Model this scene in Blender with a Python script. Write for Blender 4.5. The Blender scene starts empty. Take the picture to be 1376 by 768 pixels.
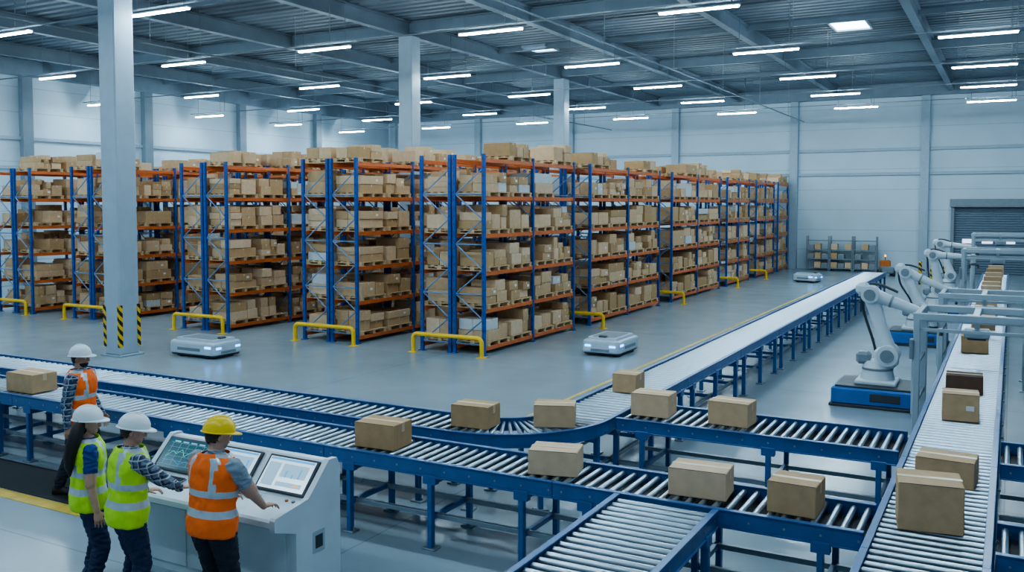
import bpy, math, random, bmesh
import numpy as np
from mathutils import Vector, Matrix, Quaternion, noise as mnoise
random.seed(7)
SC = bpy.context.scene
COL = SC.collection
PI = math.pi

# ---------------------------------------------------------------- materials
def mat(name, col, rough=.5, metal=0., emis=0., noise=0., nscale=6., bump=0., island=0., ecol=None, spec=None):
    m = bpy.data.materials.new(name); m.use_nodes = True
    nt = m.node_tree; N = nt.nodes; L = nt.links
    b = N['Principled BSDF']
    b.inputs['Roughness'].default_value = rough
    b.inputs['Metallic'].default_value = metal
    c4 = (*col, 1)
    b.inputs['Base Color'].default_value = c4
    if emis:
        b.inputs['Emission Color'].default_value = (*(ecol or col), 1)
        b.inputs['Emission Strength'].default_value = emis
    tc = N.new('ShaderNodeTexCoord')
    nz = N.new('ShaderNodeTexNoise'); nz.inputs['Scale'].default_value = nscale
    nz.inputs['Detail'].default_value = 5
    L.new(tc.outputs['Object'], nz.inputs['Vector'])
    if noise > 0 or island > 0:
        hsv = N.new('ShaderNodeHueSaturation'); hsv.inputs['Color'].default_value = c4
        mr = N.new('ShaderNodeMapRange')
        mr.inputs['From Min'].default_value = .3; mr.inputs['From Max'].default_value = .7
        mr.inputs['To Min'].default_value = 1 - noise; mr.inputs['To Max'].default_value = 1 + noise
        L.new(nz.outputs['Fac'], mr.inputs['Value'])
        val = mr.outputs['Result']
        if island > 0:
            g = N.new('ShaderNodeNewGeometry'); oi = N.new('ShaderNodeObjectInfo')
            ad = N.new('ShaderNodeMath'); ad.operation = 'ADD'
            L.new(g.outputs['Random Per Island'], ad.inputs[0]); L.new(oi.outputs['Random'], ad.inputs[1])
            fr = N.new('ShaderNodeMath'); fr.operation = 'FRACT'; L.new(ad.outputs[0], fr.inputs[0])
            m2 = N.new('ShaderNodeMapRange')
            m2.inputs['To Min'].default_value = 1 - island; m2.inputs['To Max'].default_value = 1 + island
            L.new(fr.outputs[0], m2.inputs['Value'])
            mu = N.new('ShaderNodeMath'); mu.operation = 'MULTIPLY'
            L.new(val, mu.inputs[0]); L.new(m2.outputs['Result'], mu.inputs[1]); val = mu.outputs[0]
            m3 = N.new('ShaderNodeMapRange')
            m3.inputs['To Min'].default_value = 1.12; m3.inputs['To Max'].default_value = .85
            L.new(fr.outputs[0], m3.inputs['Value']); L.new(m3.outputs['Result'], hsv.inputs['Saturation'])
        L.new(val, hsv.inputs['Value'])
        L.new(hsv.outputs['Color'], b.inputs['Base Color'])
    if bump > 0:
        bp = N.new('ShaderNodeBump'); bp.inputs['Strength'].default_value = bump
        bp.inputs['Distance'].default_value = .02
        L.new(nz.outputs['Fac'], bp.inputs['Height']); L.new(bp.outputs['Normal'], b.inputs['Normal'])
    return m

def floor_mat():
    m = mat('polished_concrete', (.30, .375, .42), .2, noise=.04, nscale=.35)
    nt = m.node_tree; N = nt.nodes; L = nt.links; b = N['Principled BSDF']
    tc = [n for n in N if n.type == 'TEX_COORD'][0]
    src = b.inputs['Base Color'].links[0].from_socket
    br = N.new('ShaderNodeTexBrick'); br.offset = 0; br.inputs['Scale'].default_value = 1
    br.inputs['Brick Width'].default_value = 6; br.inputs['Row Height'].default_value = 6
    br.inputs['Mortar Size'].default_value = .01; br.inputs['Mortar Smooth'].default_value = 0
    br.inputs['Color1'].default_value = (1, 1, 1, 1); br.inputs['Color2'].default_value = (.98, .983, .985, 1)
    br.inputs['Mortar'].default_value = (.72, .74, .76, 1)
    L.new(tc.outputs['Object'], br.inputs['Vector'])
    n2 = N.new('ShaderNodeTexNoise'); n2.inputs['Scale'].default_value = 1.3; n2.inputs['Detail'].default_value = 5
    n2.inputs['Roughness'].default_value = .55
    L.new(tc.outputs['Object'], n2.inputs['Vector'])
    mr = N.new('ShaderNodeMapRange'); mr.inputs['From Min'].default_value = .3; mr.inputs['From Max'].default_value = .7
    mr.inputs['To Min'].default_value = .21; mr.inputs['To Max'].default_value = .26
    L.new(n2.outputs['Fac'], mr.inputs['Value']); L.new(mr.outputs['Result'], b.inputs['Roughness'])
    mx = N.new('ShaderNodeMix'); mx.data_type = 'RGBA'; mx.blend_type = 'MULTIPLY'; mx.inputs['Factor'].default_value = 1
    L.new(src, mx.inputs['A']); L.new(br.outputs['Color'], mx.inputs['B'])
    m4 = N.new('ShaderNodeMapRange'); m4.inputs['From Min'].default_value = .3; m4.inputs['From Max'].default_value = .7
    m4.inputs['To Min'].default_value = .97; m4.inputs['To Max'].default_value = 1.03
    L.new(n2.outputs['Fac'], m4.inputs['Value'])
    mx2 = N.new('ShaderNodeMix'); mx2.data_type = 'RGBA'; mx2.blend_type = 'MULTIPLY'; mx2.inputs['Factor'].default_value = 1
    L.new(mx.outputs['Result'], mx2.inputs['A']); L.new(m4.outputs['Result'], mx2.inputs['B'])
    L.new(mx2.outputs['Result'], b.inputs['Base Color'])
    return m

def line_mat(name, col, axis, period, dark=.6, width=.03, rough=.6):
    m = mat(name, col, rough, noise=.05, nscale=.6)
    nt = m.node_tree; N = nt.nodes; L = nt.links; b = N['Principled BSDF']
    tc = [n for n in N if n.type == 'TEX_COORD'][0]
    src = b.inputs['Base Color'].links[0].from_socket
    sp = N.new('ShaderNodeSeparateXYZ'); L.new(tc.outputs['Object'], sp.inputs[0])
    dv = N.new('ShaderNodeMath'); dv.operation = 'DIVIDE'; dv.inputs[1].default_value = period
    L.new(sp.outputs[axis], dv.inputs[0])
    fr = N.new('ShaderNodeMath'); fr.operation = 'FRACT'; L.new(dv.outputs[0], fr.inputs[0])
    lt = N.new('ShaderNodeMath'); lt.operation = 'LESS_THAN'; lt.inputs[1].default_value = width
    L.new(fr.outputs[0], lt.inputs[0])
    mx = N.new('ShaderNodeMix'); mx.data_type = 'RGBA'; mx.blend_type = 'MULTIPLY'
    L.new(lt.outputs[0], mx.inputs['Factor']); L.new(src, mx.inputs['A'])
    mx.inputs['B'].default_value = (dark, dark, dark, 1)
    L.new(mx.outputs['Result'], b.inputs['Base Color'])
    return m

def stripe_mat(name, c1, c2, freq=9):
    m = mat(name, c1, .5); nt = m.node_tree; N = nt.nodes; L = nt.links; b = N['Principled BSDF']
    tc = [n for n in N if n.type == 'TEX_COORD'][0]
    sp = N.new('ShaderNodeSeparateXYZ'); L.new(tc.outputs['Object'], sp.inputs[0])
    a = N.new('ShaderNodeMath'); a.operation = 'ADD'; L.new(sp.outputs['X'], a.inputs[0]); L.new(sp.outputs['Y'], a.inputs[1])
    a2 = N.new('ShaderNodeMath'); a2.operation = 'ADD'; L.new(a.outputs[0], a2.inputs[0]); L.new(sp.outputs['Z'], a2.inputs[1])
    mu = N.new('ShaderNodeMath'); mu.operation = 'MULTIPLY'; mu.inputs[1].default_value = freq; L.new(a2.outputs[0], mu.inputs[0])
    fr = N.new('ShaderNodeMath'); fr.operation = 'FRACT'; L.new(mu.outputs[0], fr.inputs[0])
    g = N.new('ShaderNodeMath'); g.operation = 'GREATER_THAN'; g.inputs[1].default_value = .5; L.new(fr.outputs[0], g.inputs[0])
    mx = N.new('ShaderNodeMix'); mx.data_type = 'RGBA'; L.new(g.outputs[0], mx.inputs['Factor'])
    mx.inputs['A'].default_value = (*c1, 1); mx.inputs['B'].default_value = (*c2, 1)
    L.new(mx.outputs['Result'], b.inputs['Base Color'])
    return m

def plaid_mat(name, base, line, dark):
    m = mat(name, base, .85); nt = m.node_tree; N = nt.nodes; L = nt.links; b = N['Principled BSDF']
    tc = [n for n in N if n.type == 'TEX_COORD'][0]
    sp = N.new('ShaderNodeSeparateXYZ'); L.new(tc.outputs['Object'], sp.inputs[0])
    def band(sock, f, w):
        mu = N.new('ShaderNodeMath'); mu.operation = 'MULTIPLY'; mu.inputs[1].default_value = f; L.new(sock, mu.inputs[0])
        fr = N.new('ShaderNodeMath'); fr.operation = 'FRACT'; L.new(mu.outputs[0], fr.inputs[0])
        g = N.new('ShaderNodeMath'); g.operation = 'LESS_THAN'; g.inputs[1].default_value = w; L.new(fr.outputs[0], g.inputs[0])
        return g.outputs[0]
    ax = N.new('ShaderNodeMath'); ax.operation = 'ADD'; L.new(sp.outputs['X'], ax.inputs[0]); L.new(sp.outputs['Y'], ax.inputs[1])
    prev = None
    cur = (*base, 1)
    for sock, f, w, c, fac in ((ax.outputs[0], 14, .45, dark, .75), (sp.outputs['Z'], 14, .45, dark, .75),
                               (ax.outputs[0], 14, .14, line, .85), (sp.outputs['Z'], 14, .14, line, .85)):
        s = band(sock, f, w)
        mf = N.new('ShaderNodeMath'); mf.operation = 'MULTIPLY'; mf.inputs[1].default_value = fac; L.new(s, mf.inputs[0])
        mx = N.new('ShaderNodeMix'); mx.data_type = 'RGBA'; L.new(mf.outputs[0], mx.inputs['Factor'])
        if prev is None: mx.inputs['A'].default_value = cur
        else: L.new(prev, mx.inputs['A'])
        mx.inputs['B'].default_value = (*c, 1); prev = mx.outputs['Result']
    L.new(prev, b.inputs['Base Color'])
    return m

FLOOR = floor_mat()
WALL = line_mat('wall_panels', (.52, .64, .71), 'Z', 1.1, .76, .03)
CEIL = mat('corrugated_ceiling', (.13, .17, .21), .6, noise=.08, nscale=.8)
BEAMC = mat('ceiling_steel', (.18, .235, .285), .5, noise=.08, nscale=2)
TRIM = mat('wall_steel', (.35, .44, .51), .5, noise=.06)
COLM = mat('column_paint', (.35, .44, .51), .45, noise=.05, nscale=3)
LAMP = mat('lamp_diffuser', (.8, .93, 1), .4, emis=225, ecol=(.66, .87, 1))
SKYL = mat('skylight_glass', (.8, .93, 1), .3, emis=7, ecol=(.7, .9, 1))
HOUS = mat('lamp_housing', (.5, .57, .63), .4, noise=.03)
WIRE = mat('steel_wire', (.2, .23, .26), .5, .6, noise=.05)
BLUE = mat('rack_blue_paint', (.012, .075, .30), .4, noise=.15, nscale=5)
CBLUE = mat('conveyor_blue_paint', (.035, .125, .31), .33, noise=.12, nscale=5)
ORNG = mat('beam_orange_paint', (.66, .15, .03), .45, noise=.12, nscale=5)
CARD = mat('cardboard', (.57, .37, .205), .8, noise=.08, nscale=9, island=.24, bump=.05)
CARDD = mat('cardboard_dark', (.13, .07, .045), .8, noise=.1, nscale=9)
CARDW = mat('cardboard_white', (.56, .58, .58), .7, noise=.05, nscale=9)
TAPE = mat('packing_tape', (.66, .49, .30), .35, noise=.05)
PAPER = mat('label_paper', (.75, .75, .72), .6, noise=.04, nscale=40)
WOOD = mat('pallet_wood', (.58, .40, .22), .8, noise=.25, nscale=12)
YEL = mat('safety_yellow', (.88, .54, .02), .45, noise=.1, nscale=5)
FYEL = mat('floor_paint_yellow', (.62, .42, .06), .5, noise=.2, nscale=4)
BLK = mat('black_rubber', (.02, .022, .026), .6, noise=.15)
ROLL = mat('roller_steel', (.44, .52, .59), .3, .85, noise=.05, nscale=20)
ROLLW = mat('roller_bright', (.52, .61, .68), .32, .75, noise=.04, nscale=20)
GALV = mat('galvanised_steel', (.26, .32, .36), .4, .6, noise=.12, nscale=8)
WHT = mat('white_enamel', (.58, .66, .71), .35, noise=.04, nscale=5)
AGVM = mat('vehicle_shell_grey', (.47, .56, .63), .4, noise=.04, nscale=5)
LGR = mat('pale_grey_metal', (.36, .44, .49), .4, noise=.05, nscale=5)
GREY = mat('grey_enamel', (.20, .245, .28), .4, noise=.06, nscale=5)
DGREY = mat('dark_grey_plastic', (.04, .05, .06), .5, noise=.1)
RBLUE = mat('robot_base_blue', (.015, .14, .42), .4, noise=.1)
BLED = mat('blue_light', (.05, .3, 1), .3, emis=6, ecol=(.05, .35, 1))
OLED = mat('amber_light', (1, .4, .05), .3, emis=3, ecol=(1, .35, .05))
HAZ = stripe_mat('hazard_stripes', (.8, .5, .02), (.015, .015, .015), 4.5)
ORB = mat('orange_paint', (.55, .16, .03), .4, noise=.08)

# ---------------------------------------------------------------- mesh builder
class MB:
    def __init__(s): s.v = []; s.f = []; s.m = []; s.s = []
    def add(s, vs, fs, mi=0, sm=False, M=None):
        o = len(s.v)
        s.v += [tuple(M @ Vector(p)) if M else tuple(p) for p in vs]
        for f in fs:
            s.f.append(tuple(i + o for i in f)); s.m.append(mi)
            s.s.append(sm)
    def box(s, c, d, mi=0, bev=0., M=None):
        hx, hy, hz = d[0] / 2, d[1] / 2, d[2] / 2
        T = Matrix.Translation(Vector(c))
        if M: T = T @ M
        if bev <= 0:
            vs = [(x * hx, y * hy, z * hz) for x in (-1, 1) for y in (-1, 1) for z in (-1, 1)]
            fs = [(0, 1, 3, 2), (4, 6, 7, 5), (0, 4, 5, 1), (2, 3, 7, 6), (0, 2, 6, 4), (1, 5, 7, 3)]
            s.add(vs, fs, mi, False, T); return
        b = min(bev, hx * .9, hy * .9, hz * .9)
        vs = []; idx = {}
        for x in (-1, 1):
            for y in (-1, 1):
                for z in (-1, 1):
                    for a in range(3):
                        p = [x * (hx - b), y * (hy - b), z * (hz - b)]
                        p[a] = (x * hx, y * hy, z * hz)[a]
                        idx[(x, y, z, a)] = len(vs); vs.append(tuple(p))
        fs = []
        for sg in (-1, 1):
            for a in range(3):
                q = []
                for (u, w) in ((-1, -1), (1, -1), (1, 1), (-1, 1)):
                    k = [0, 0, 0]; k[a] = sg; k[(a + 1) % 3] = u; k[(a + 2) % 3] = w
                    q.append(idx[(*k, a)])
                fs.append(tuple(q) if sg > 0 else tuple(q[::-1]))
        for a in range(3):
            b1, c1 = (a + 1) % 3, (a + 2) % 3
            for u in (-1, 1):
                for w in (-1, 1):
                    k0 = [0, 0, 0]; k0[a] = -1; k0[b1] = u; k0[c1] = w
                    k1 = list(k0); k1[a] = 1
                    q = (idx[(*k0, b1)], idx[(*k1, b1)], idx[(*k1, c1)], idx[(*k0, c1)])
                    fs.append(q if u * w < 0 else q[::-1])
        for x in (-1, 1):
            for y in (-1, 1):
                for z in (-1, 1):
                    t = (idx[(x, y, z, 0)], idx[(x, y, z, 1)], idx[(x, y, z, 2)])
                    fs.append(t if x * y * z > 0 else t[::-1])
        s.add(vs, fs, mi, False, T)
    def cyl(s, p0, p1, r0, r1=None, n=14, mi=0, sm=True):
        if r1 is None: r1 = r0
        p0 = Vector(p0); p1 = Vector(p1); d = p1 - p0
        q = Vector((0, 0, 1)).rotation_difference(d.normalized()).to_matrix()
        vs = []
        for p, r in ((p0, r0), (p1, r1)):
            for i in range(n):
                a = 2 * PI * i / n
                vs.append(tuple(p + q @ Vector((math.cos(a) * r, math.sin(a) * r, 0))))
        s.add(vs, [(i, (i + 1) % n, n + (i + 1) % n, n + i) for i in range(n)], mi, sm)
        s.add(vs[:n], [tuple(range(n))[::-1]], mi); s.add(vs[n:], [tuple(range(n))], mi)
    def tube(s, pts, r, n=10, mi=0):
        rs = r if isinstance(r, (list, tuple)) else [r] * len(pts)
        P = [Vector(p) for p in pts]; rings = []
        up = None
        for i, p in enumerate(P):
            t = (P[min(i + 1, len(P) - 1)] - P[max(i - 1, 0)]).normalized()
            if up is None: up = t.orthogonal().normalized()
            up = (up - t * up.dot(t)).normalized(); sd = t.cross(up)
            rings.append([tuple(p + (up * math.cos(2 * PI * k / n) + sd * math.sin(2 * PI * k / n)) * rs[i]) for k in range(n)])
        s.loft(rings, mi)
    def loft(s, rings, mi=0, cap=True, sm=True):
        n = len(rings[0]); vs = [p for r in rings for p in r]; fs = []
        for j in range(len(rings) - 1):
            for i in range(n):
                a = j * n + i; b = j * n + (i + 1) % n
                fs.append((a, b, b + n, a + n))
        s.add(vs, fs, mi, sm)
        if cap:
            s.add(rings[0], [tuple(range(n))[::-1]], mi, sm); s.add(rings[-1], [tuple(range(n))], mi, sm)
    def ell(s, c, r, mi=0, n=16, k=10, M=None):
        rings = []
        for j in range(k + 1):
            t = -PI / 2 + PI * (j + .02) / (k + .04)
            rings.append([(math.cos(t) * math.cos(2 * PI * i / n) * r[0], math.cos(t) * math.sin(2 * PI * i / n) * r[1], math.sin(t) * r[2]) for i in range(n)])
        T = Matrix.Translation(Vector(c))
        if M: T = T @ M
        rings = [[tuple(T @ Vector(p)) for p in r_] for r_ in rings]
        s.loft(rings, mi)
    def mesh(s, name, mats):
        me = bpy.data.meshes.new(name); me.from_pydata(s.v, [], s.f)
        for m in mats: me.materials.append(m)
        me.polygons.foreach_set('material_index', s.m)
        me.polygons.foreach_set('use_smooth', s.s)
        me.update(); return me

def ob(name, me, parent=None, loc=(0, 0, 0), rz=0., label=None, cat=None, group=None, kind=None):
    o = bpy.data.objects.new(name, me); COL.objects.link(o)
    o.location = loc; o.rotation_euler = (0, 0, rz)
    if parent: o.parent = parent
    if label: o['label'] = label
    if cat: o['category'] = cat
    if group: o['group'] = group
    if kind: o['kind'] = kind
    return o
def thing(name, label, cat, loc=(0, 0, 0), rz=0., group=None):
    o = ob(name, None, None, loc, rz, label, cat, group); o.empty_display_size = .2
    return o
def part(name, mb, mats, parent, loc=(0, 0, 0), rz=0., label=None):
    return ob(name, mb.mesh(name, mats), parent, loc, rz, label)
def struct(name, mb, mats, label, cat):
    return ob(name, mb.mesh(name, mats), None, label=label, cat=cat, kind='structure')

# ---------------------------------------------------------------- room shell
XL, XR, YB, YF, ZC = -38.9, 9.0, -4.0, 52.7, 10.0
m = MB(); m.box(((XL + XR) / 2, (YB + YF) / 2, -.1), (XR - XL + .6, YF - YB + .6, .2)); struct('floor', m, [FLOOR], 'polished grey-blue concrete warehouse floor with joints', 'floor')
m = MB(); m.box(((XL + XR) / 2, YF + .1, ZC / 2), (XR - XL + .4, .2, ZC)); struct('wall_back', m, [WALL], 'pale insulated metal panel wall', 'wall')
m = MB(); m.box((XL - .1, (YB + YF) / 2, ZC / 2), (.2, YF - YB, ZC)); struct('wall_left', m, [WALL], 'pale insulated metal panel wall beside the racks', 'wall')
m = MB()   # corrugated ceiling sheet
prof = []; y = YB
while y < YF:
    prof += [(y, ZC), (y + .22, ZC), (y + .26, ZC + .09), (y + .42, ZC + .09)]; y += .46
vs = [(XL, a, b) for a, b in prof] + [(XR, a, b) for a, b in prof]; n = len(prof)
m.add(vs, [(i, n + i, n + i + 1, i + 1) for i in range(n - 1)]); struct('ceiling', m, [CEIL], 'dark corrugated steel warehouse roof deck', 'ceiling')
tn = [0]
def trim(c, d, M_, label, cat='trim'):
    tn[0] += 1; q = MB(); q.box(c, d, 0, .01); return struct('trim_%d' % tn[0], q, [M_], label, cat)
for x in (-38.3, -31.4, -24.6, -17.7, -10.8, -4.1, 2.7):
    trim((x, YF - .15, ZC / 2), (.42, .3, ZC), TRIM, 'grey steel wall stanchion')
for z in (5.25, 6.55):
    trim(((XL + XR) / 2, YF - .06, z), (XR - XL, .12, .16), TRIM, 'horizontal steel wall rail')
    trim((XL + .06, (YB + YF) / 2, z), (.12, YF - YB, .16), TRIM, 'horizontal steel wall rail')
for y in (12.5, 19, 25.5, 32, 38.5, 45):
    trim((XL + .15, y, ZC / 2), (.3, .5, ZC), BEAMC, 'dark steel wall stanchion')
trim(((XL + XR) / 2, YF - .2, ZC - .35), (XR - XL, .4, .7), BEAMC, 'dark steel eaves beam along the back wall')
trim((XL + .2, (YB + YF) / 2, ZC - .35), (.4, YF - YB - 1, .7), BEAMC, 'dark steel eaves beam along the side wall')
def hbeam(m, axis, c, L, w, h):
    for dz, ww, hh in ((h / 2 - .02, w, .04), (-h / 2 + .02, w, .04), (0, .03, h)):
        d = (L, ww, hh) if axis == 0 else (ww, L, hh)
        m.box((c[0], c[1], c[2] + dz), d)
for x in (-34.9, -29.5, -24.1, -18.7, -13.9, -8.5, -2.9, 2.7):
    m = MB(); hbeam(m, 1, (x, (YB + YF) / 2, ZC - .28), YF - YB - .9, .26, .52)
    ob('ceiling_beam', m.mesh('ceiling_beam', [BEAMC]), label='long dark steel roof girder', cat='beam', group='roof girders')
for y in (14.6, 26.6, 38.9):
    m = MB(); hbeam(m, 0, ((XL + XR) / 2, y, ZC - .22), XR - XL - .9, .2, .4)
    ob('ceiling_beam', m.mesh('ceiling_beam', [BEAMC]), label='steel cross girder carried by the columns', cat='beam', group='roof cross girders')
for y in (5.6, 11.0, 20.6, 32.9, 44.9):
    m = MB(); hbeam(m, 0, ((XL + XR) / 2, y, ZC - .11), XR - XL - .1, .12, .2)
    ob('roof_purlin', m.mesh('roof_purlin', [BEAMC]), label='slim steel purlin under the roof deck', cat='beam', group='roof purlins')
# columns
for i, y in enumerate((14.6, 26.6, 38.9)):
    t = thing('support_column', ('square grey steel column with striped corner guards in front of the racks' if i == 0 else 'square grey steel column standing between rack rows'), 'column', (-18.7, y, 0), group='building columns')
    m = MB(); m.box((0, 0, (ZC - .54) / 2 + .02), (.56, .56, ZC - .56), 0, .03); m.box((0, 0, .02), (.7, .7, .04), 0, .01)
    part('shaft', m, [COLM], t)
    if i == 0:
        for sx in (-1, 1):
            for sy in (-1, 1):
                m = MB(); m.box((sx * .25, sy * .284, .72), (.09, .012, 1.0)); m.box((sx * .284, sy * .25, .72), (.012, .09, 1.0))
                part('corner_guard', m, [HAZ], t, label='black and yellow striped corner guard')
# skylights
for i, (x, y, w_, l_) in enumerate(((-5.2, 34.4, 1.15, 1.7), (-17.0, 33.4, .95, 1.2))):
    m = MB(); m.box((x, y, ZC - .02), (w_, l_, .05), 0)
    for dx in (-1, 1): m.box((x + dx * (w_ / 2 + .03), y, ZC - .05), (.06, l_ + .12, .1), 1)
    for dy in (-1, 1): m.box((x, y + dy * (l_ / 2 + .03), ZC - .05), (w_, .06, .1), 1)
    struct('window_%d' % (i + 1), m, [SKYL, TRIM], 'bright rectangular roof skylight', 'skylight')
# roller door
m = MB(); m.box((-1.0, YF - .04, 1.75), (3.3, .06, 3.5), 0)
for k in range(28): m.cyl((-2.62, YF - .07, .1 + k * .122), (.62, YF - .07, .1 + k * .122), .045, n=8, mi=0)
for dx in (-2.0, -1.1, -.1): m.box((dx, YF - .13, 1.72), (.5, .03, .22), 2)
m.box((-1, YF - .25, 3.68), (3.7, .45, .42), 1, .02)
for dx in (-2.72, .72): m.box((dx, YF - .15, 1.75), (.16, .25, 3.5), 1, .01)
struct('door_1', m, [mat('shutter', (.15, .20, .25), .5, noise=.05), GREY, mat('door_glass', (.8, .9, 1), .2, emis=1.2)], 'grey roller shutter door with small windows', 'door')

# ---------------------------------------------------------------- lamps
hm = MB(); hm.box((0, 0, .04), (2.0, .11, .045), 0, .012)
hme = hm.mesh('lamp_housing', [HOUS])
dm = MB(); dm.box((0, 0, 0), (1.92, .085, .034), 0); dme = dm.mesh('lamp_tube', [LAMP])
wm = MB(); wm.cyl((0, 0, .06), (0, 0, ZC - 8.22), .008, n=6); wme = wm.mesh('suspension_wire', [WIRE])
LX = (-.95, -6.65, -12.35, -18.05, -24.0, -30.5, -36.9); LY = (2.4, 8.9, 15.35, 21.3, 28.0, 34.4, 40.3, 46.1)  # the two nearest rows hang out of view, added to light the foreground
for y in LY:
    for x in LX:
        t = thing('strip_light', 'glowing white linear lamp hanging from the roof', 'ceiling light', (x, y, 8.2), group='hanging strip lights')
        ob('lamp_housing', hme, t); ob('lamp_tube', dme, t, label='glowing cool white tube')
        for dx in (-.8, .8): ob('suspension_wire', wme, t, (dx, 0, 0))
for y in LY[1:]:
    m = MB(); m.box((-15, y + .2, 8.4), (47, .05, .035))
    for x in range(-36, 8, 6): m.cyl((x, y + .2, 8.38), (x, y + .2, ZC), .012, n=6)
    ob('cable_conduit', m.mesh('cable_conduit', [WIRE]), label='thin cable tray running beside a lamp row', cat='cable tray', group='cable trays')
for x in (-10.2, -21.6):
    m = MB(); m.cyl((x, -3, 8.15), (x, 52, 8.15), .03, n=8)
    for y in range(0, 52, 6): m.cyl((x, y, 8.17), (x, y, ZC), .01, n=6)
    ob('sprinkler_pipe', m.mesh('sprinkler_pipe', [GALV]), label='thin grey sprinkler pipe under the roof', cat='pipe', group='sprinkler pipes')

# ---------------------------------------------------------------- floor markings
def marking(c, d, M_=FYEL, label='worn yellow floor marking line', cat='floor marking', name='floor_marking'):
    m = MB(); m.box(c, d); return ob(name, m.mesh(name, [M_]), label=label, cat=cat)
marking((-7.15, 26.5, .002), (.08, 26.4, .004)); marking((-8.3, 13.25, .002), (2.4, .1, .004))
marking((-12.2, 6.78, .003), (5.6, .2, .006)); marking((-9.4, 7.2, .003), (.12, .64, .006))
m = MB(); m.box((0, 0, .007), (5.3, .8, .014), 0, .004)
ob('rubber_mat', m.mesh('rubber_mat', [BLK]), loc=(-12.15, 7.3, 0), label='black anti-fatigue mat edged by a yellow line', cat='mat')

# ---------------------------------------------------------------- racks
LEV = [.2, 1.1, 2.0, 2.9, 3.8, 4.7]; RD = .9; RH = 4.8
fm = MB()
for x in (.04, RD - .04):
    fm.box((x, 0, RH / 2), (.08, .07, RH)); fm.box((x, 0, .01), (.15, .14, .02))
    for k in range(24): fm.box((x, -.036, .2 + k * .195), (.03, .004, .05), 1)
z = .25; sg = 0
while z < 4.2:
    a, b = (.07, RD - .07) if sg % 2 == 0 else (RD - .07, .07)
    fm.cyl((a, 0, z), (b, 0, z + .6), .018, n=6, mi=2)
    if sg % 2 == 0: fm.cyl((.07, 0, z), (RD - .07, 0, z), .018, n=6, mi=2)
    z += .6; sg += 1
FRM = fm.mesh('upright_frame', [BLUE, DGREY, mat('brace_steel', (.16, .28, .46), .4, .2, noise=.1)])
bcache = {}
def beam_mesh(L):
    k = round(L, 2)
    if k not in bcache:
        q = MB(); q.box((0, 0, -.05), (.05, L - .08, .10), 0, .008)
        for s_ in (-1, 1): q.box((0, s_ * (L / 2 - .045), -.07), (.055, .02, .19))
        bcache[k] = q.mesh('shelf_beam', [ORNG])
    return bcache[k]
def pallet_geo(m, c, sx, sy):
    x, y, z = c
    for k in range(5): m.box((x - sx / 2 + .05 + k * (sx - .1) / 4, y, z + .1), (.1, sy, .02))
    for k in (-1, 0, 1):
        m.box((x, y + k * (sy / 2 - .05), z + .08), (sx, .1, .02)); m.box((x, y + k * (sy / 2 - .05), z + .01), (sx, .1, .02))
        for j in (-1, 0, 1): m.box((x + j * (sx / 2 - .07), y + k * (sy / 2 - .05), z + .045), (.12, .1, .05))
def carton_geo(m, c, s, lab=0, M=None):
    m.box(c, s, 0, .006)
    m.box((c[0], c[1], c[2] + s[2] / 2 - .028), (s[0] + .004, .045, .06), 1)
    if lab: m.box((c[0] + s[0] / 2, c[1] + s[1] * .22, c[2] + .0), (.006, .1, .06), 3)
ROWX = (-10.95, -14.75, -19.35, -24.3, -28.2)
BL0 = [(18.6, 23.7, 2), (24.8, 30.9, 2), (32.2, 38.5, 2), (39.6, 43.5, 2), (44.8, 48.6, 2), (49.5, 51.9, 1)]
pal = []; car = []
rnd = random.Random(5)
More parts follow.
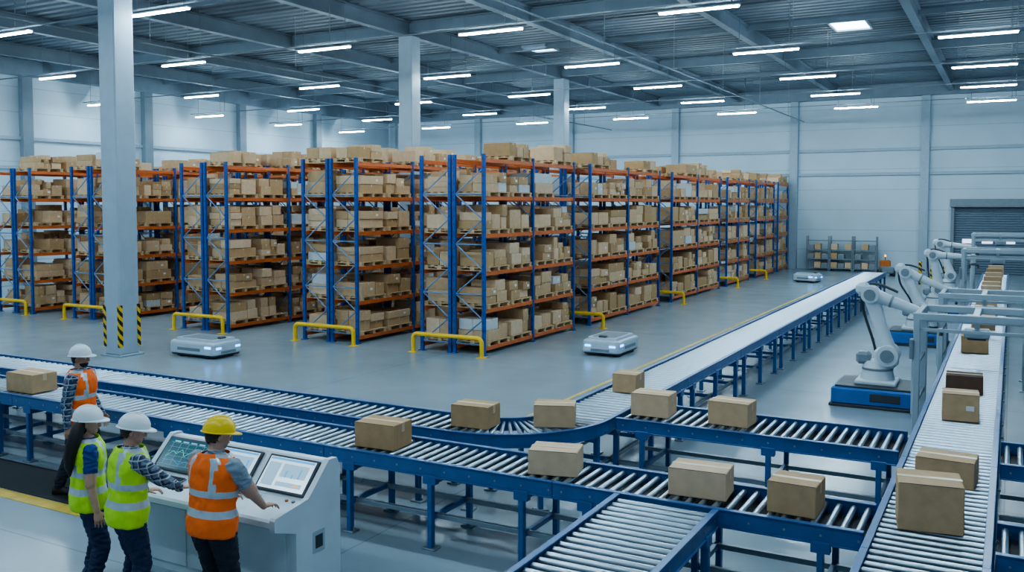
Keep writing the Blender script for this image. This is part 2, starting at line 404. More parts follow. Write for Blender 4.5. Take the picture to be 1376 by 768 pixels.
for ri, xr in enumerate(ROWX):
    for bi, (y0, y1, nb) in enumerate(BL0 if ri == 0 else BL0[:2]):
        t = thing('pallet_rack', 'tall blue and orange pallet rack bay loaded with cardboard boxes', 'storage rack', (xr - .95, y0, 0), group='pallet racks')
        bl = (y1 - y0 - .08) / nb
        for s_ in (0, 1):
            xo = .05 if s_ == 0 else -.9
            for k in range(nb + 1): ob('upright_frame', FRM, t, (xo, .04 + k * bl, 0))
            for k in range(nb):
                for z in LEV:
                    for xx in (xo + .045, xo + RD - .045): ob('shelf_beam', beam_mesh(bl), t, (xx, .04 + (k + .5) * bl, z))
                    npal = 2 if bl > 1.8 else 1
                    for p in range(npal):
                        if z > 4.5 and rnd.random() < .42: continue
                        if rnd.random() < .04: continue
                        w = (bl - .14) / npal - .14
                        yc = y0 + .04 + k * bl + .07 + (p + .5) * (bl - .14) / npal
                        xc = xr - .95 + xo + RD / 2
                        sc = math.hypot(xc, yc) + (30 if s_ else 0) + (25 if (ri and bi) else 0) + (6 if (ri and k) else 0)
                        pal.append((sc, (xc, yc, z + .001), RD + .02, w))
                        zt = z + .112; hmax = .6 if z < 4.5 else .46
                        ncol = rnd.choice((1, 2, 2, 2, 3)) if w > .9 else rnd.choice((1, 1, 2))
                        cuts = sorted([0] + [(i + rnd.uniform(-.2, .2)) / ncol for i in range(1, ncol)] + [1])
                        for i in range(ncol):
                            if ncol > 1 and rnd.random() < .05: continue
                            cw = (cuts[i + 1] - cuts[i]) * w - .02
                            cy = yc - w / 2 + (cuts[i] + cuts[i + 1]) / 2 * w
                            hh = hmax * rnd.uniform(.5, 1); zz = zt
                            ns = 1 if hh < .36 else (rnd.choice((1, 2, 2)) if cw > .5 else rnd.choice((2, 2, 3)))
                            two = rnd.random() < .25
                            for j in range(ns):
                                h = hh / ns - .004; ins = rnd.uniform(0, .05)
                                if j and rnd.random() < .3: ins = cw * rnd.uniform(.15, .4)
                                dx = RD * rnd.uniform(.78, .96)
                                mi = 1 if rnd.random() < .05 else 0
                                yy = cy + rnd.uniform(-.5, .5) * ins
                                if two:
                                    for q_ in (-1, 1):
                                        car.append((sc + (0 if q_ > 0 else 8), (xc + q_ * dx / 4, yy, zz + h / 2), (dx / 2 - .012, cw - ins, h), rnd.random() < .2, mi))
                                else: car.append((sc, (xc, yy, zz + h / 2), (dx, cw - ins, h), rnd.random() < .2, mi))
                                zz += h + .004
pal.sort(key=lambda a: a[0]); car.sort(key=lambda a: a[0])
pc = {}
for sc, c, sx, sy in pal[:300]:
    k = round(sy, 2)
    if k not in pc:
        q = MB(); pallet_geo(q, (0, 0, 0), sx, sy); pc[k] = q.mesh('pallet', [WOOD])
    ob('pallet', pc[k], None, c, label='wooden pallet resting on orange rack beams', cat='pallet', group='pallets in the racks')
m = MB()
for sc, c, sx, sy in pal[300:]: pallet_geo(m, c, sx, sy)
ob('pallet', m.mesh('pallet', [WOOD]), label='wooden pallets filling the deeper racks', cat='pallet', group='pallets in the racks', kind='stuff')
for sc, c, s_, lab, mi in car[:300]:
    q = MB(); carton_geo(q, (0, 0, 0), s_, lab)
    w_ = mi == 1
    ob('cardboard_box', q.mesh('cardboard_box', [CARDW if w_ else CARD, TAPE, DGREY, PAPER]), None, c, label='white taped carton on a rack pallet' if w_ else 'brown taped cardboard box on a rack pallet', cat='cardboard box', group='boxes in the racks')
for w_ in (0, 1):
    m = MB()
    for sc, c, s_, lab, mi in car[300:]:
        if mi == w_: carton_geo(m, c, s_, lab)
    ob('cardboard_box', m.mesh('cardboard_box', [CARDW if w_ else CARD, TAPE, DGREY, PAPER]), label='white cartons stacked through the racks' if w_ else 'brown cardboard boxes stacked through the racks', cat='cardboard box', group='boxes in the racks', kind='stuff')

# yellow guard hoops
def arc_pts(c, r, a0, a1, n, f):
    return [f(c[0] + r * math.cos(a0 + (a1 - a0) * i / n), c[1] + r * math.sin(a0 + (a1 - a0) * i / n)) for i in range(n + 1)]
def hoop(x0, x1, y, h=.46, rz=0):
    L = x1 - x0
    t = thing('guard_rail', 'bent yellow steel hoop guarding the rack end', 'safety barrier', ((x0 + x1) / 2, y, 0), rz, group='yellow rack guards')
    pts = [(-L / 2, 0, .01)] + arc_pts((-L / 2 + .12, h - .12), .12, PI, PI / 2, 6, lambda a, b: (a, 0, b)) + arc_pts((L / 2 - .12, h - .12), .12, PI / 2, 0, 6, lambda a, b: (a, 0, b)) + [(L / 2, 0, .01)]
    m = MB(); m.tube(pts, .05, 12); part('hoop_tube', m, [YEL], t)
    for sx in (-1, 1):
        m = MB(); m.box((sx * L / 2, 0, .008), (.2, .2, .016), 0, .003); part('foot_plate', m, [YEL], t)
for x in ROWX: hoop(x - 1.85, x + .1, 18.3)
for (y0, y1, nb) in BL0[1:5]: hoop(-11.5, -10.35, y0 - .42, .42)

# ---------------------------------------------------------------- conveyors
cc = {}
def shared(key, fn):
    if key not in cc: cc[key] = fn()
    return cc[key]
def stand_mesh(W, z):
    def fn():
        q = MB()
        for s_ in (-1, 1):
            y = s_ * (W / 2 - .005)
            q.box((0, y, (z - .12) / 2), (.055, .07, z - .12), 0, .005); q.box((0, y, .01), (.16, .13, .02), 1, .004)
            q.box((0, y, z - .16), (.16, .075, .1), 0, .005)
            q.cyl((.05, y, .02), (.05, y, .05), .012, n=6, mi=1)
        q.box((0, 0, .33), (.045, W - .07, .05)); q.box((0, 0, z - .2), (.045, W - .07, .05))
        return q.mesh('support_stand', [CBLUE, GALV])
    return shared(('st', round(W, 2), z), fn)
def rail_mesh(L, z):
    def fn():
        q = MB(); q.box((L / 2, 0, z - .055), (L - .004, .03, .16), 0, .006)
        for dz in (z + .02, z - .13): q.box((L / 2, 0, dz), (L - .004, .06, .014), 0, .003)
        k = .1
        while k < L: q.cyl((k, -.018, z - .06), (k, .018, z - .06), .012, n=6, mi=1); k += .3
        return q.mesh('side_rail', [CBLUE, GALV])
    return shared(('rl', round(L, 2), z), fn)
def roller_mesh(W, r, bright):
    def fn():
        q = MB(); q.cyl((0, -W / 2 + .03, -r), (0, W / 2 - .03, -r), r, n=14)
        for s_ in (-1, 1): q.cyl((0, s_ * (W / 2 - .03), -r), (0, s_ * (W / 2 - .012), -r), .012, n=8)
        return q.mesh('roller', [ROLLW if bright else ROLL])
    return shared(('ro', round(W, 2), r, bright), fn)
def conveyor(x, y, ang, L, W, z=.9, pitch=.125, r=.029, legs=(.45, None), label='blue roller conveyor section with steel rollers', bright=False, under=True):
    t = thing('roller_conveyor', label, 'conveyor', (x, y, 0), ang, group='roller conveyor line')
    for s_ in (-1, 1): ob('side_rail', rail_mesh(L, z), t, (0, s_ * W / 2, 0))
    n = int(L / pitch); p = L / n
    rm = roller_mesh(W, r, bright)
    for i in range(n): ob('roller', rm, t, ((i + .5) * p, 0, z))
    ls = [a if a is not None else L - .45 for a in legs]
    for a in ls: ob('support_stand', stand_mesh(W, z), t, (a, 0, 0))
    if under:
        def fn():
            q = MB(); q.box((L / 2, 0, .33), (L - .01, .05, .05), 0, .004); return q.mesh('stretcher_rail', [GALV])
        for s_ in (-1, 1): ob('stretcher_rail', shared(('sr', round(L, 2)), fn), t, (0, s_ * (W / 2 - .1), 0))
        def fn2():  # black sheet added under the rollers, stands in for shade in the gaps
            q = MB(); q.box((L / 2, 0, z - .105), (L - .02, W - .05, .01)); return q.mesh('gap_shade_sheet', [BLK])
        ob('gap_shade_sheet', shared(('db', round(L, 2), round(W, 2)), fn2), t)
    return t
nA = 9; LA = 28.5 / nA
for i in range(nA): conveyor(-4.785, 10.45 + i * LA, PI / 2, LA, .83, pitch=.14 if i < 4 else .17, r=.028, bright=True, label='long blue roller conveyor with bright steel rollers', legs=(.3, LA / 2, LA - .3))
for i in range(4): conveyor(-18.0 + i * 3.05, 9.435, 0, 3.05, .83, pitch=.14, r=.028, legs=(.45, None))
for i in range(6): conveyor(-18.04 + i * 2.84, 8.21, 0, 2.84, .78, legs=(.35, 1.42, 2.5), pitch=.14 if i < 3 else .12, r=.028)
conveyor(-4.32, 11.1, 0, 3.3, 1.0, pitch=.118, legs=(.35, 1.9, 3.1))
conveyor(-2.69, 4.0, PI / 2, 3.78, .93, pitch=.12, r=.031, legs=(.45, 2.0, 3.5))
nE = 12; LE = 35.5 / nE
for i in range(nE): conveyor(-.525, 4.5 + i * LE, PI / 2, LE, .85, pitch=.13 if i < 4 else .16, r=.027, label='blue roller conveyor section passing the robot arms')
conveyor(-.05, 11.1, 0, 2.4, 1.0); conveyor(-.05, 8.21, 0, 2.4, .78)
# curve
t = thing('curved_conveyor', 'ninety degree roller conveyor bend with blue rims', 'conveyor', (-5.8, 10.45, 0), group='roller conveyor line')
for R in (.6, 1.43):
    m = MB(); nn = 24
    for (ra, rb, za, zb) in ((R - .015, R + .015, .765, .925), (R - .03, R + .03, .913, .927), (R - .03, R + .03, .763, .777)):
        rings = []
        for i in range(nn + 1):
            a = -PI / 2 + PI / 2 * i / nn; c_, s_ = math.cos(a), math.sin(a)
            rings.append([(ra * c_, ra * s_, za), (rb * c_, rb * s_, za), (rb * c_, rb * s_, zb), (ra * c_, ra * s_, zb)])
        m.loft(rings, 0, sm=False)
    part('side_rail', m, [CBLUE], t)
q = MB(); q.cyl((.63, 0, .872), (1.4, 0, .869), .016, .031, n=14); rm = q.mesh('roller', [ROLL])
for i in range(16): ob('roller', rm, t, rz=-PI / 2 + PI / 2 * (i + .5) / 16)
q = MB()
for r_ in (.62, 1.41):
    q.box((r_, 0, .39), (.07, .055, .78), 0, .005); q.box((r_, 0, .01), (.13, .16, .02), 1)
q.box((1.0, 0, .33), (.75, .045, .05)); q.box((1.0, 0, .7), (.75, .045, .05)); sm_ = q.mesh('support_stand', [CBLUE, GALV])
for a in (-80, -45, -10): ob('support_stand', sm_, t, rz=math.radians(a))

# cartons on conveyors
def carton(x, y, z, s, rz=0, M_=CARD, label='brown taped cardboard box riding on the conveyor', lab=False):
    t = thing('cardboard_box', label, 'cardboard box', (x, y, z), math.radians(rz), group='boxes on the conveyors')
    w, d, h = s
    m = MB(); m.box((0, 0, h / 2), s, 0, .007); m.box((0, 0, h + .0005), (w * .985, .005, .002), 1)
    for s_ in (-1, 1): m.box((0, s_ * (d / 2 + .0005), h - .004), (w * .97, .001, .004), 1)
    part('carton_body', m, [M_, DGREY], t)
    m = MB()
    m.box((0, 0, h + .0015), (w + .003, .06, .002))
    for s_ in (-1, 1): m.box((s_ * (w / 2 + .001), 0, h - .05), (.002, .06, .1))
    part('packing_tape', m, [TAPE], t)
    if lab:
        m = MB(); m.box((w * .25, -d / 2 - .001, h * .5), (.09, .002, .06))
        part('shipping_label', m, [PAPER, DGREY], t)
Z = .9
for a in ((-5.72, 9.5, .5, .36, .27, 4), (-4.88, 10.0, .5, .36, .27, 22), (-4.84, 12.35, .36, .4, .27, 3), (-4.0, 11.1, .5, .36, .29, 2), (-2.98, 11.1, .5, .36, .29, -3),
          (-6.15, 8.2, .52, .38, .28, 3), (-4.0, 8.22, .5, .36, .25, 14), (-2.5, 8.25, .54, .36, .26, 4), (-1.62, 8.2, .42, .38, .28, -2), (-12.5, 8.2, .6, .4, .27, 0),
          (-.56, 8.35, .5, .45, .4, 8), (-.5, 9.75, .52, .4, .26, -4), (-.52, 12.75, .42, .4, .34, 4), (-.55, 18.7, .45, .42, .3, 2),
          (-.5, 22.2, .45, .4, .3, 5), (-.52, 23.7, .5, .4, .28, -3), (-.5, 25.2, .45, .42, .32, 2), (-.55, 26.6, .45, .4, .3, 0), (-.5, 30.0, .5, .42, .34, 4), (-.52, 31.6, .5, .42, .34, 0), (-.52, 33.2, .5, .42, .38, 3), (-.52, 35, .5, .42, .4, 3), (-.52, 37, .5, .42, .4, 3), (-.5, 39, .5, .42, .4, 3)):
    x, y, w, d, h, rz = a; carton(x, y, Z, (w, d, h), rz, lab=(int(-x * 100) % 7 == 3))
carton(-.55, 14.6, Z, (.48, .42, .26), 2, CARDD, 'dark brown cardboard box riding on the conveyor', False)

# ---------------------------------------------------------------- gantries
def gantry(x0, x1, y0, y1, h, label):
    t = thing('scanner_gantry', label, 'scanner gantry', ((x0 + x1) / 2, (y0 + y1) / 2, 0), group='scanner gantries')
    hx = (x1 - x0) / 2; hy = (y1 - y0) / 2
    for sx in (-1, 1):
        for sy in (-1, 1):
            m = MB(); m.box((sx * hx, sy * hy, h / 2), (.1, .1, h), 0, .012); m.box((sx * hx, sy * hy, .01), (.2, .2, .02), 0, .004)
            m.box((sx * (hx + .02), sy * hy, h * .5), (.1, .04, h * .6), 0, .005)
            part('post', m, [LGR], t)
    for sy in (-1, 1):
        m = MB(); m.box((0, sy * hy, h + .04), (2 * hx + .12, .09, .11), 0, .01); m.box((0, sy * hy, h - .16), (2 * hx - .1, .05, .05), 0, .005); part('cross_beam', m, [LGR], t)
    for sx in (-1, 1):
        m = MB(); m.box((sx * hx, 0, h + .04), (.09, 2 * hy - .09, .1), 0, .01); part('cross_beam', m, [LGR], t)
        m = MB(); m.box((sx * hx, 0, h * .62), (.05, 2 * hy - .1, .05)); m.box((sx * hx, 0, h * .3), (.05, 2 * hy - .1, .05)); part('side_brace', m, [GREY], t)
    m = MB(); m.box((0, 0, h + .04), (.1, 2 * hy - .1, .09), 0, .01); m.box((0, 0, h - .1), (.07, .07, .2)); m.box((0, 0, h - .25), (.36, .26, .14), 0, .02)
    m.box((0, 0, h - .335), (.26, .16, .03), 2)
    part('scanner_head', m, [LGR, GREY, DGREY], t)
    m = MB(); m.box((-hx - .07, -hy, h * .75), (.06, .2, .3), 0, .01); m.box((-hx - .105, -hy, h * .8), (.01, .12, .12), 1)
    part('control_box', m, [GREY, DGREY], t)
gantry(-1.24, .36, 15.2, 16.5, 1.85, 'pale metal scanner portal frame straddling the conveyor')
gantry(-1.2, .3, 20.0, 21.2, 1.75, 'pale metal scanner portal frame further along the conveyor')
gantry(-1.15, .5, 27.8, 28.9, 2.3, 'taller pale metal frame over the conveyor')
gantry(.75, 2.0, 19.0, 20.4, 2.35, 'tall pale metal frame standing beside the conveyor')
gantry(-1.2, .5, 36.0, 37.2, 2.5, 'distant pale metal frame over the conveyor')
gantry(.8, 2.0, 25.0, 26.4, 2.5, 'tall pale metal frame behind a control cabinet')

# ---------------------------------------------------------------- robots
def robot(x, y, sh, el, wr, label, rz=0, k=1.):
    t = thing('robot_arm', label, 'robot arm', (x, y, 0), rz, group='palletising robot arms')
    m = MB(); m.box((0, 0, .19), (1.42, 1.2, .3), 0, .03); m.box((0, 0, .025), (1.48, 1.26, .05), 1, .01); m.box((0, 0, .355), (1.3, 1.08, .035), 1, .01)
    m.box((.2, -.605, .2), (.5, .02, .14), 1, .005)
    part('plinth', m, [RBLUE, DGREY], t)
    m = MB(); m.box((0, 0, .41), (.7, .7, .08), 0, .02); m.cyl((0, 0, .44), (0, 0, .62), .3, .26, 24); m.cyl((0, 0, .62), (0, 0, .66), .27, .27, 24, 1)
    part('base', m, [WHT, GREY], t)
    m = MB(); m.cyl((0, 0, .66), (0, 0, .78), .26, .22, 24); m.box((sh[0] - .03, 0, sh[2] - .05), (.4, .34, .36), 0, .07)
    m.cyl((sh[0], -.25, sh[2]), (sh[0], .25, sh[2]), .185, n=24); m.cyl((sh[0], -.28, sh[2]), (sh[0], -.25, sh[2]), .115, n=20, mi=1)
    m.box((-.24, 0, .82), (.24, .28, .22), 1, .05)
    part('turret', m, [WHT, GREY], t)
    S, E, W = Vector(sh), Vector(el), Vector(wr)
    def ellring(p, ax, w, d, n=16):
        ax = ax.normalized(); u = Vector((0, 1, 0)); v = ax.cross(u).normalized()
        return [tuple(p + u * math.cos(2 * PI * i / n) * w + v * math.sin(2 * PI * i / n) * d) for i in range(n)]
    m = MB(); ax = E - S
    m.loft([ellring(S + ax * k, ax, w, d) for k, w, d in ((0, .13, .17), (.15, .12, .155), (.5, .1, .12), (.85, .105, .13), (1, .11, .14))])
    m.cyl(E + Vector((0, -.17, 0)), E + Vector((0, .17, 0)), .155, n=24); m.cyl(E + Vector((0, -.2, 0)), E + Vector((0, -.17, 0)), .1, n=20, mi=1)
    part('upper_arm', m, [WHT, GREY], t)
    m = MB(); ax = W - E; bk = E - ax.normalized() * .14
    m.box(tuple(bk + Vector((0, 0, .05))), (.24, .27, .24), 0, .07)
    m.loft([ellring(bk + (W - bk) * k, ax, w, w) for k, w in ((0, .12), (.15, .135), (.35, .11), (.8, .08), (1, .075))])
    c_ = bk + (W - bk) * .42; m.cyl(c_ - ax.normalized() * .02, c_ + ax.normalized() * .02, .115, n=20, mi=1)
    m.cyl(W + Vector((0, -.11, 0)), W + Vector((0, .11, 0)), .095, n=20); m.cyl(W + Vector((0, -.125, 0)), W + Vector((0, -.11, 0)), .06, n=16, mi=1)
    part('forearm', m, [WHT, GREY], t)
    m = MB(); m.cyl(W, W + Vector((.03, 0, -.18)), .07, .055, 16); g = W + Vector((.03, 0, -.2)); m.cyl(g + Vector((0, 0, .02)), g, .075, n=16, mi=1)
    m.box(tuple(g + Vector((0, 0, -.03))), (.3, .22, .04), 1, .008)
    for sx in (-1, 1):
        for sy in (-1, 1): m.cyl(g + Vector((sx * .12, sy * .08, -.05)), g + Vector((sx * .12, sy * .08, -.13)), .02, .035, 10, 1)
    part('gripper', m, [WHT, DGREY], t)
    m = MB()
    pts = [(sh[0] - .2, .25, .7), (sh[0] - .3, .27, 1.1), (el[0] - .16, .25, el[2] - .3), (el[0] - .16, .2, el[2] + .1), (el[0] + .1, .16, el[2] + .17), (el[0] + .5, .12, el[2] + .02)]
    P = []
    for i in range(len(pts) - 1):
        for k in range(5):
            a = [Vector(pts[max(i - 1, 0)]), Vector(pts[i]), Vector(pts[i + 1]), Vector(pts[min(i + 2, len(pts) - 1)])]; u = k / 5
            P.append(.5 * ((2 * a[1]) + (a[2] - a[0]) * u + (2 * a[0] - 5 * a[1] + 4 * a[2] - a[3]) * u * u + (3 * a[1] - a[0] - 3 * a[2] + a[3]) * u ** 3))
    m.tube(P, .025, 8); part('cable_hose', m, [DGREY], t)
robot(-2.08, 17.6, (.18, 0, .9), (-.14, 0, 1.98), (.88, 0, 1.64), 'white industrial robot arm on a blue plinth beside the conveyor')
robot(-2.1, 25.7, (.1, 0, .9), (-.3, 0, 1.85), (.75, 0, 1.4), 'white robot arm bending down towards the conveyor')
robot(-2.1, 32.0, (.1, 0, .9), (-.1, 0, 2.0), (1.05, 0, 1.95), 'white robot arm stretched level over the conveyor')
robot(-2.1, 38.5, (.1, 0, .9), (-.3, 0, 2.1), (.85, 0, 2.0), 'distant white robot arm reaching over the conveyor')

# ---------------------------------------------------------------- AGVs
def agv(x, y, rz, L, W, label):
    t = thing('warehouse_robot', label, 'mobile robot', (x, y, 0), rz, group='mobile robots')
    m = MB(); m.box((0, 0, .09), (L * .94, W * .94, .1), 0, .03); part('chassis', m, [DGREY], t)
    def rr(l, w, z, r=.1, n=5):
        out = []
        for cx, cy, a0 in ((l / 2 - r, w / 2 - r, 0), (-l / 2 + r, w / 2 - r, PI / 2), (-l / 2 + r, -w / 2 + r, PI), (l / 2 - r, -w / 2 + r, 1.5 * PI)):
            for i in range(n + 1):
                a = a0 + PI / 2 * i / n; out.append((cx + r * math.cos(a), cy + r * math.sin(a), z))
        return out
    m = MB(); m.loft([rr(L * .98, W * .98, .09), rr(L, W, .12), rr(L, W, .32), rr(L * .985, W * .975, .36), rr(L * .95, W * .92, .38)], 0, sm=False)
    for s_ in (-1, 1): m.box((-L * .05, s_ * W / 2, .2), (L * .5, .015, .07), 1)
    m.box((L / 2, 0, .15), (.015, W * .5, .06), 1)
    part('body_shell', m, [AGVM, GREY], t)
    m = MB(); m.loft([rr(L * .86, W * .8, .38, .06), rr(L * .84, W * .78, .44, .06)], 0, sm=False); m.loft([rr(L * .66, W * .62, .44, .04), rr(L * .66, W * .62, .447, .04)], 1, sm=False)
    part('lift_deck', m, [AGVM, GREY], t)
    m = MB(); m.box((L * .36, 0, .46), (.12, .2, .05), 0, .02); part('laser_scanner', m, [DGREY], t)
    for s_ in (-1, 1):
        m = MB(); m.box((L / 2 - .02, s_ * W * .33, .25), (.06, .16, .05), 0, .01); m.box((L / 2 - .2, s_ * (W / 2), .27), (.2, .02, .05), 0, .005); part('headlight', m, [BLED], t, label='glowing blue light strip')
        for k in (-1, 1):
            m = MB(); m.cyl((k * L * .3, s_ * W * .4 - .04, .085), (k * L * .3, s_ * W * .4 + .04, .085), .085, n=18); part('wheel', m, [BLK], t)
    m = MB(); m.box((-L / 2 + .02, 0, .25), (.05, .3, .04), 0, .01); part('tail_light', m, [OLED], t)
agv(-16.88, 15.5, 0, 1.5, .9, 'low pale mobile robot with blue lights near the racks')
agv(-8.5, 20.5, -PI / 2, 1.35, .95, 'low pale mobile robot parked on the open floor')
agv(-8.3, 43.8, -.3, 1.1, .8, 'small pale mobile robot driving in the aisle')

# ---------------------------------------------------------------- far end furniture
for i in range(3):
    x0 = -9.9 + i * 1.22
    t = thing('storage_shelf', 'grey metal shelving unit against the back wall', 'shelf', (x0, 51.9, 0), group='shelving units')
    for sx in (.03, 1.17):
        for sy in (-.22, .22):
            m = MB(); m.box((sx, sy, .95), (.05, .05, 1.9)); part('post', m, [GREY], t)
    for z in (.15, .65, 1.15, 1.65):
        m = MB(); m.box((.6, 0, z), (1.12, .46, .04)); part('shelf_board', m, [GREY], t)
    for z in (.17, .67, 1.17):
        for k in range(3):
            if (i + k + int(z * 3)) % 5 == 0: continue
            q = MB(); w = .32; h = .24 + .06 * ((k + i) % 2); q.box((0, 0, h / 2), (w, .4, h), 0, .01); q.box((0, 0, h), (w * .9, .36, .02), 1)
            ob('storage_bin', q.mesh('storage_bin', [CARD if (i + k) % 2 else GREY, TAPE]), None, (x0 + .24 + k * .36, 51.9, z), label='small bin on the grey shelving', cat='storage bin', group='bins on the shelving')
t = thing('tugger_vehicle', 'small orange and grey tugger vehicle near the back wall', 'vehicle', (-5.55, 49.6, 0), .3)
m = MB(); m.box((0, 0, .3), (.6, 1.0, .34), 0, .06); m.box((0, .3, .6), (.5, .36, .36), 1, .06); part('body', m, [GREY, ORB], t)
for sx in (-1, 1):
    for sy in (-1, 1):
        m = MB(); m.cyl((sx * .3 - .05, sy * .35, .15), (sx * .3 + .05, sy * .35, .15), .15, n=16); part('wheel', m, [BLK], t)
m = MB(); m.cyl((0, .3, .76), (0, .3, .95), .02, n=8); m.cyl((0, .3, .95), (0, .3, 1.05), .05, .04, 12, 1); part('beacon', m, [DGREY, OLED], t)
for x, y in ((-3.6, 45), (-3.3, 47.5), (-2.9, 50)):
    m = MB(); m.cyl((0, 0, 0), (0, 0, 1.0), .07, n=16); m.ell((0, 0, 1.0), (.07, .07, .04), 0, 16, 6)
    ob('bollard', m.mesh('bollard', [HAZ]), None, (x, y, 0), label='black and yellow striped safety post', cat='bollard', group='safety bollards')
for i, (x, y, w, h) in enumerate(((1.6, 22.5, 1.0, 2.1), (1.7, 31, 1.0, 2.1))):
    t = thing('control_cabinet', 'grey electrical control cabinet beside the conveyor', 'cabinet', (x, y, 0), group='control cabinets')
    m = MB(); m.box((0, 0, h / 2 + .05), (w, .6, h - .1), 0, .015); m.box((0, 0, .05), (w - .06, .54, .1), 1); part('body', m, [GREY, DGREY], t)
    for s_ in (-1, 1):
        m = MB(); m.box((s_ * w * .245, -.31, h / 2 + .05), (w * .47, .02, h - .2), 0, .005); m.box((s_ * .05, -.335, h / 2), (.02, .03, .16), 1, .004); part('door', m, [WHT, DGREY], t)

# ---------------------------------------------------------------- console
CX0, CX1 = -7.66, -5.58; CW = CX1 - CX0
CY = 5.85
t = thing('control_console', 'pale grey operator console with tilted built-in screens and desk ledge', 'control console', ((CX0 + CX1) / 2, CY, 0))
prof = [(.27, 0), (.80, 0), (.84, .06), (.84, 1.12), (.80, 1.2), (.72, 1.2), (.44, .895), (.02, .84), (0, .82), (0, .77), (.27, .68)]
def slab(m, x0, x1, prof, mi=0):
    n = len(prof); vs = [(x0, a, b) for a, b in prof] + [(x1, a, b) for a, b in prof]
    m.add(vs, [(i, (i + 1) % n, n + (i + 1) % n, n + i) for i in range(n)] + [tuple(range(n))[::-1], tuple(range(n, 2 * n))], mi)
m = MB(); slab(m, -CW / 2 + .03, CW / 2 - .03, prof)
part('cabinet', m, [WHT], t)
prof2 = [(.25, 0), (.83, 0), (.86, .06), (.86, 1.13), (.82, 1.215), (.71, 1.22), (.42, .93), (.0, .87), (-.02, .85), (-.02, .75), (.25, .66)]
for s_ in (-1, 1):
    m = MB(); slab(m, s_ * CW / 2 - .03, s_ * CW / 2 + .03, prof2); part('end_panel', m, [WHT], t)
for k in range(3):
    m = MB(); m.box((-CW / 2 + .4 + k * .64, .265, .36), (.58, .015, .56), 0, .005); part('access_door', m, [WHT, DGREY], t)
m = MB()
m.box((CW / 2 + .032, .55, .5), (.005, .16, .2), 1); m.box((CW / 2 + .034, .55, .5), (.005, .1, .12), 0)
part('side_plate', m, [DGREY, LGR], t)
SR = Matrix.Rotation(math.atan2(.305, .28), 4, 'X')
SCD = mat('screen_dark', (.01, .05, .07), .2, emis=.5, ecol=(.02, .12, .16)); SCL = mat('screen_light', (.5, .62, .68), .2, emis=.8, ecol=(.5, .7, .8))
SCG = mat('screen_green', (.1, .5, .4), .3, emis=.9, ecol=(.12, .6, .5)); SCM = mat('screen_grey_panel', (.25, .4, .5), .3, emis=.6, ecol=(.28, .46, .58)); SCB = mat('screen_blue', (.05, .3, .6), .3, emis=.7, ecol=(.05, .32, .6))
SCO = mat('screen_amber', (.8, .4, .1), .3, emis=.8, ecol=(.8, .4, .1))
def screen(xc, w, kind):
    h = .32; T = Matrix.Translation((xc, .574, 1.047)) @ SR
    p = bpy.data.objects.new('monitor', None); COL.objects.link(p); p.parent = t; p.matrix_local = T; p.empty_display_size = .1
    m = MB(); m.box((0, 0, .008), (w + .06, h + .05, .026), 0, .008); part('bezel', m, [DGREY], p)
    m = MB(); m.box((0, 0, .022), (w, h, .004), 0)
    zz = .0252; q = h / .36
    if kind == 'd':
        pts = [(-.4, -.05), (-.28, .03), (-.18, 0), (-.08, .06), (.03, -.02), (.15, .05), (.25, .02), (.38, .08)]
        for (a, b), (c, d) in zip(pts, pts[1:]): m.cyl((a * w, b * q, zz), (c * w, d * q, zz), .0022, n=5, mi=1)
        pts = [(-.4, -.11), (-.2, -.07), (0, -.12), (.2, -.06), (.38, -.1)]
        for (a, b), (c, d) in zip(pts, pts[1:]): m.cyl((a * w, b * q, zz), (c * w, d * q, zz), .002, n=5, mi=4)
        for k in range(6): m.box((0, (-.14 + k * .055) * q, zz), (w * .86, .0015, .001), 2)
        for k in range(5): m.box((-w * .38 + k * w * .19, 0, zz), (.0015, h * .76, .001), 2)
        for k in range(4): m.box((-w * .3 + k * w * .2, .152 * q, zz), (w * .14, .014, .001), 2 if k else 1)
    else:
        m.box((0, h / 2 - .018, zz), (w * .96, .022, .001), 4)
        m.box((-w * .33, -.015, zz), (w * .26, h * .74, .001), 2)
        for k in range(4): m.box((-w * .33, (.08 - k * .06) * q, zz + .001), (w * .2, .014, .001), 3)
        m.box((w * .14, .04 * q, zz), (w * .56, h * .42, .001), 2)
        for k in range(6): m.box((-w * .08 + k * .04, (-.02 + .02 * (k % 3)) * q, zz + .001), (.018, .04 + .03 * (k % 3), .001), 4 if k % 2 else 3)
        m.box((w * .14, -.115 * q, zz), (w * .56, .045, .001), 3); m.box((w * .3, -.115 * q, zz + .001), (.05, .02, .001), 5)
    mats = [SCD, SCG, SCM, SCL, SCB, SCO] if kind == 'd' else [SCL, SCG, SCM, SCM, SCB, SCO]
    part('screen', m, mats, p, label='dark teal screen with thin graph lines' if kind == 'd' else 'bright screen with charts and panels')
screen(-.70, .58, 'd'); screen(0, .5, 'l'); screen(.68, .56, 'l')
R2 = Matrix.Rotation(math.atan2(.055, .42), 4, 'X')
for xc in (-.55, .25):
    m = MB(); m.box((0, 0, 0), (.4, .15, .016), 0, .004)
    for r_ in range(4):
        for c_ in range(13): m.box((-.18 + c_ * .03, -.05 + r_ * .034, .011), (.023, .026, .008), 1)
    o = part('keyboard', m, [GREY, DGREY], t); o.matrix_local = Matrix.Translation((xc - .1, .30, .888)) @ R2
for i, (xc, M_) in enumerate(((-.25, ORB), (-.17, SCG), (-.09, YEL), (.45, GREY), (.53, SCB), (.85, ORB), (.93, GREY))):
    m = MB(); m.cyl((xc, .37, .87), (xc, .37, .90), .016, n=14); part('push_button', m, [M_], t)

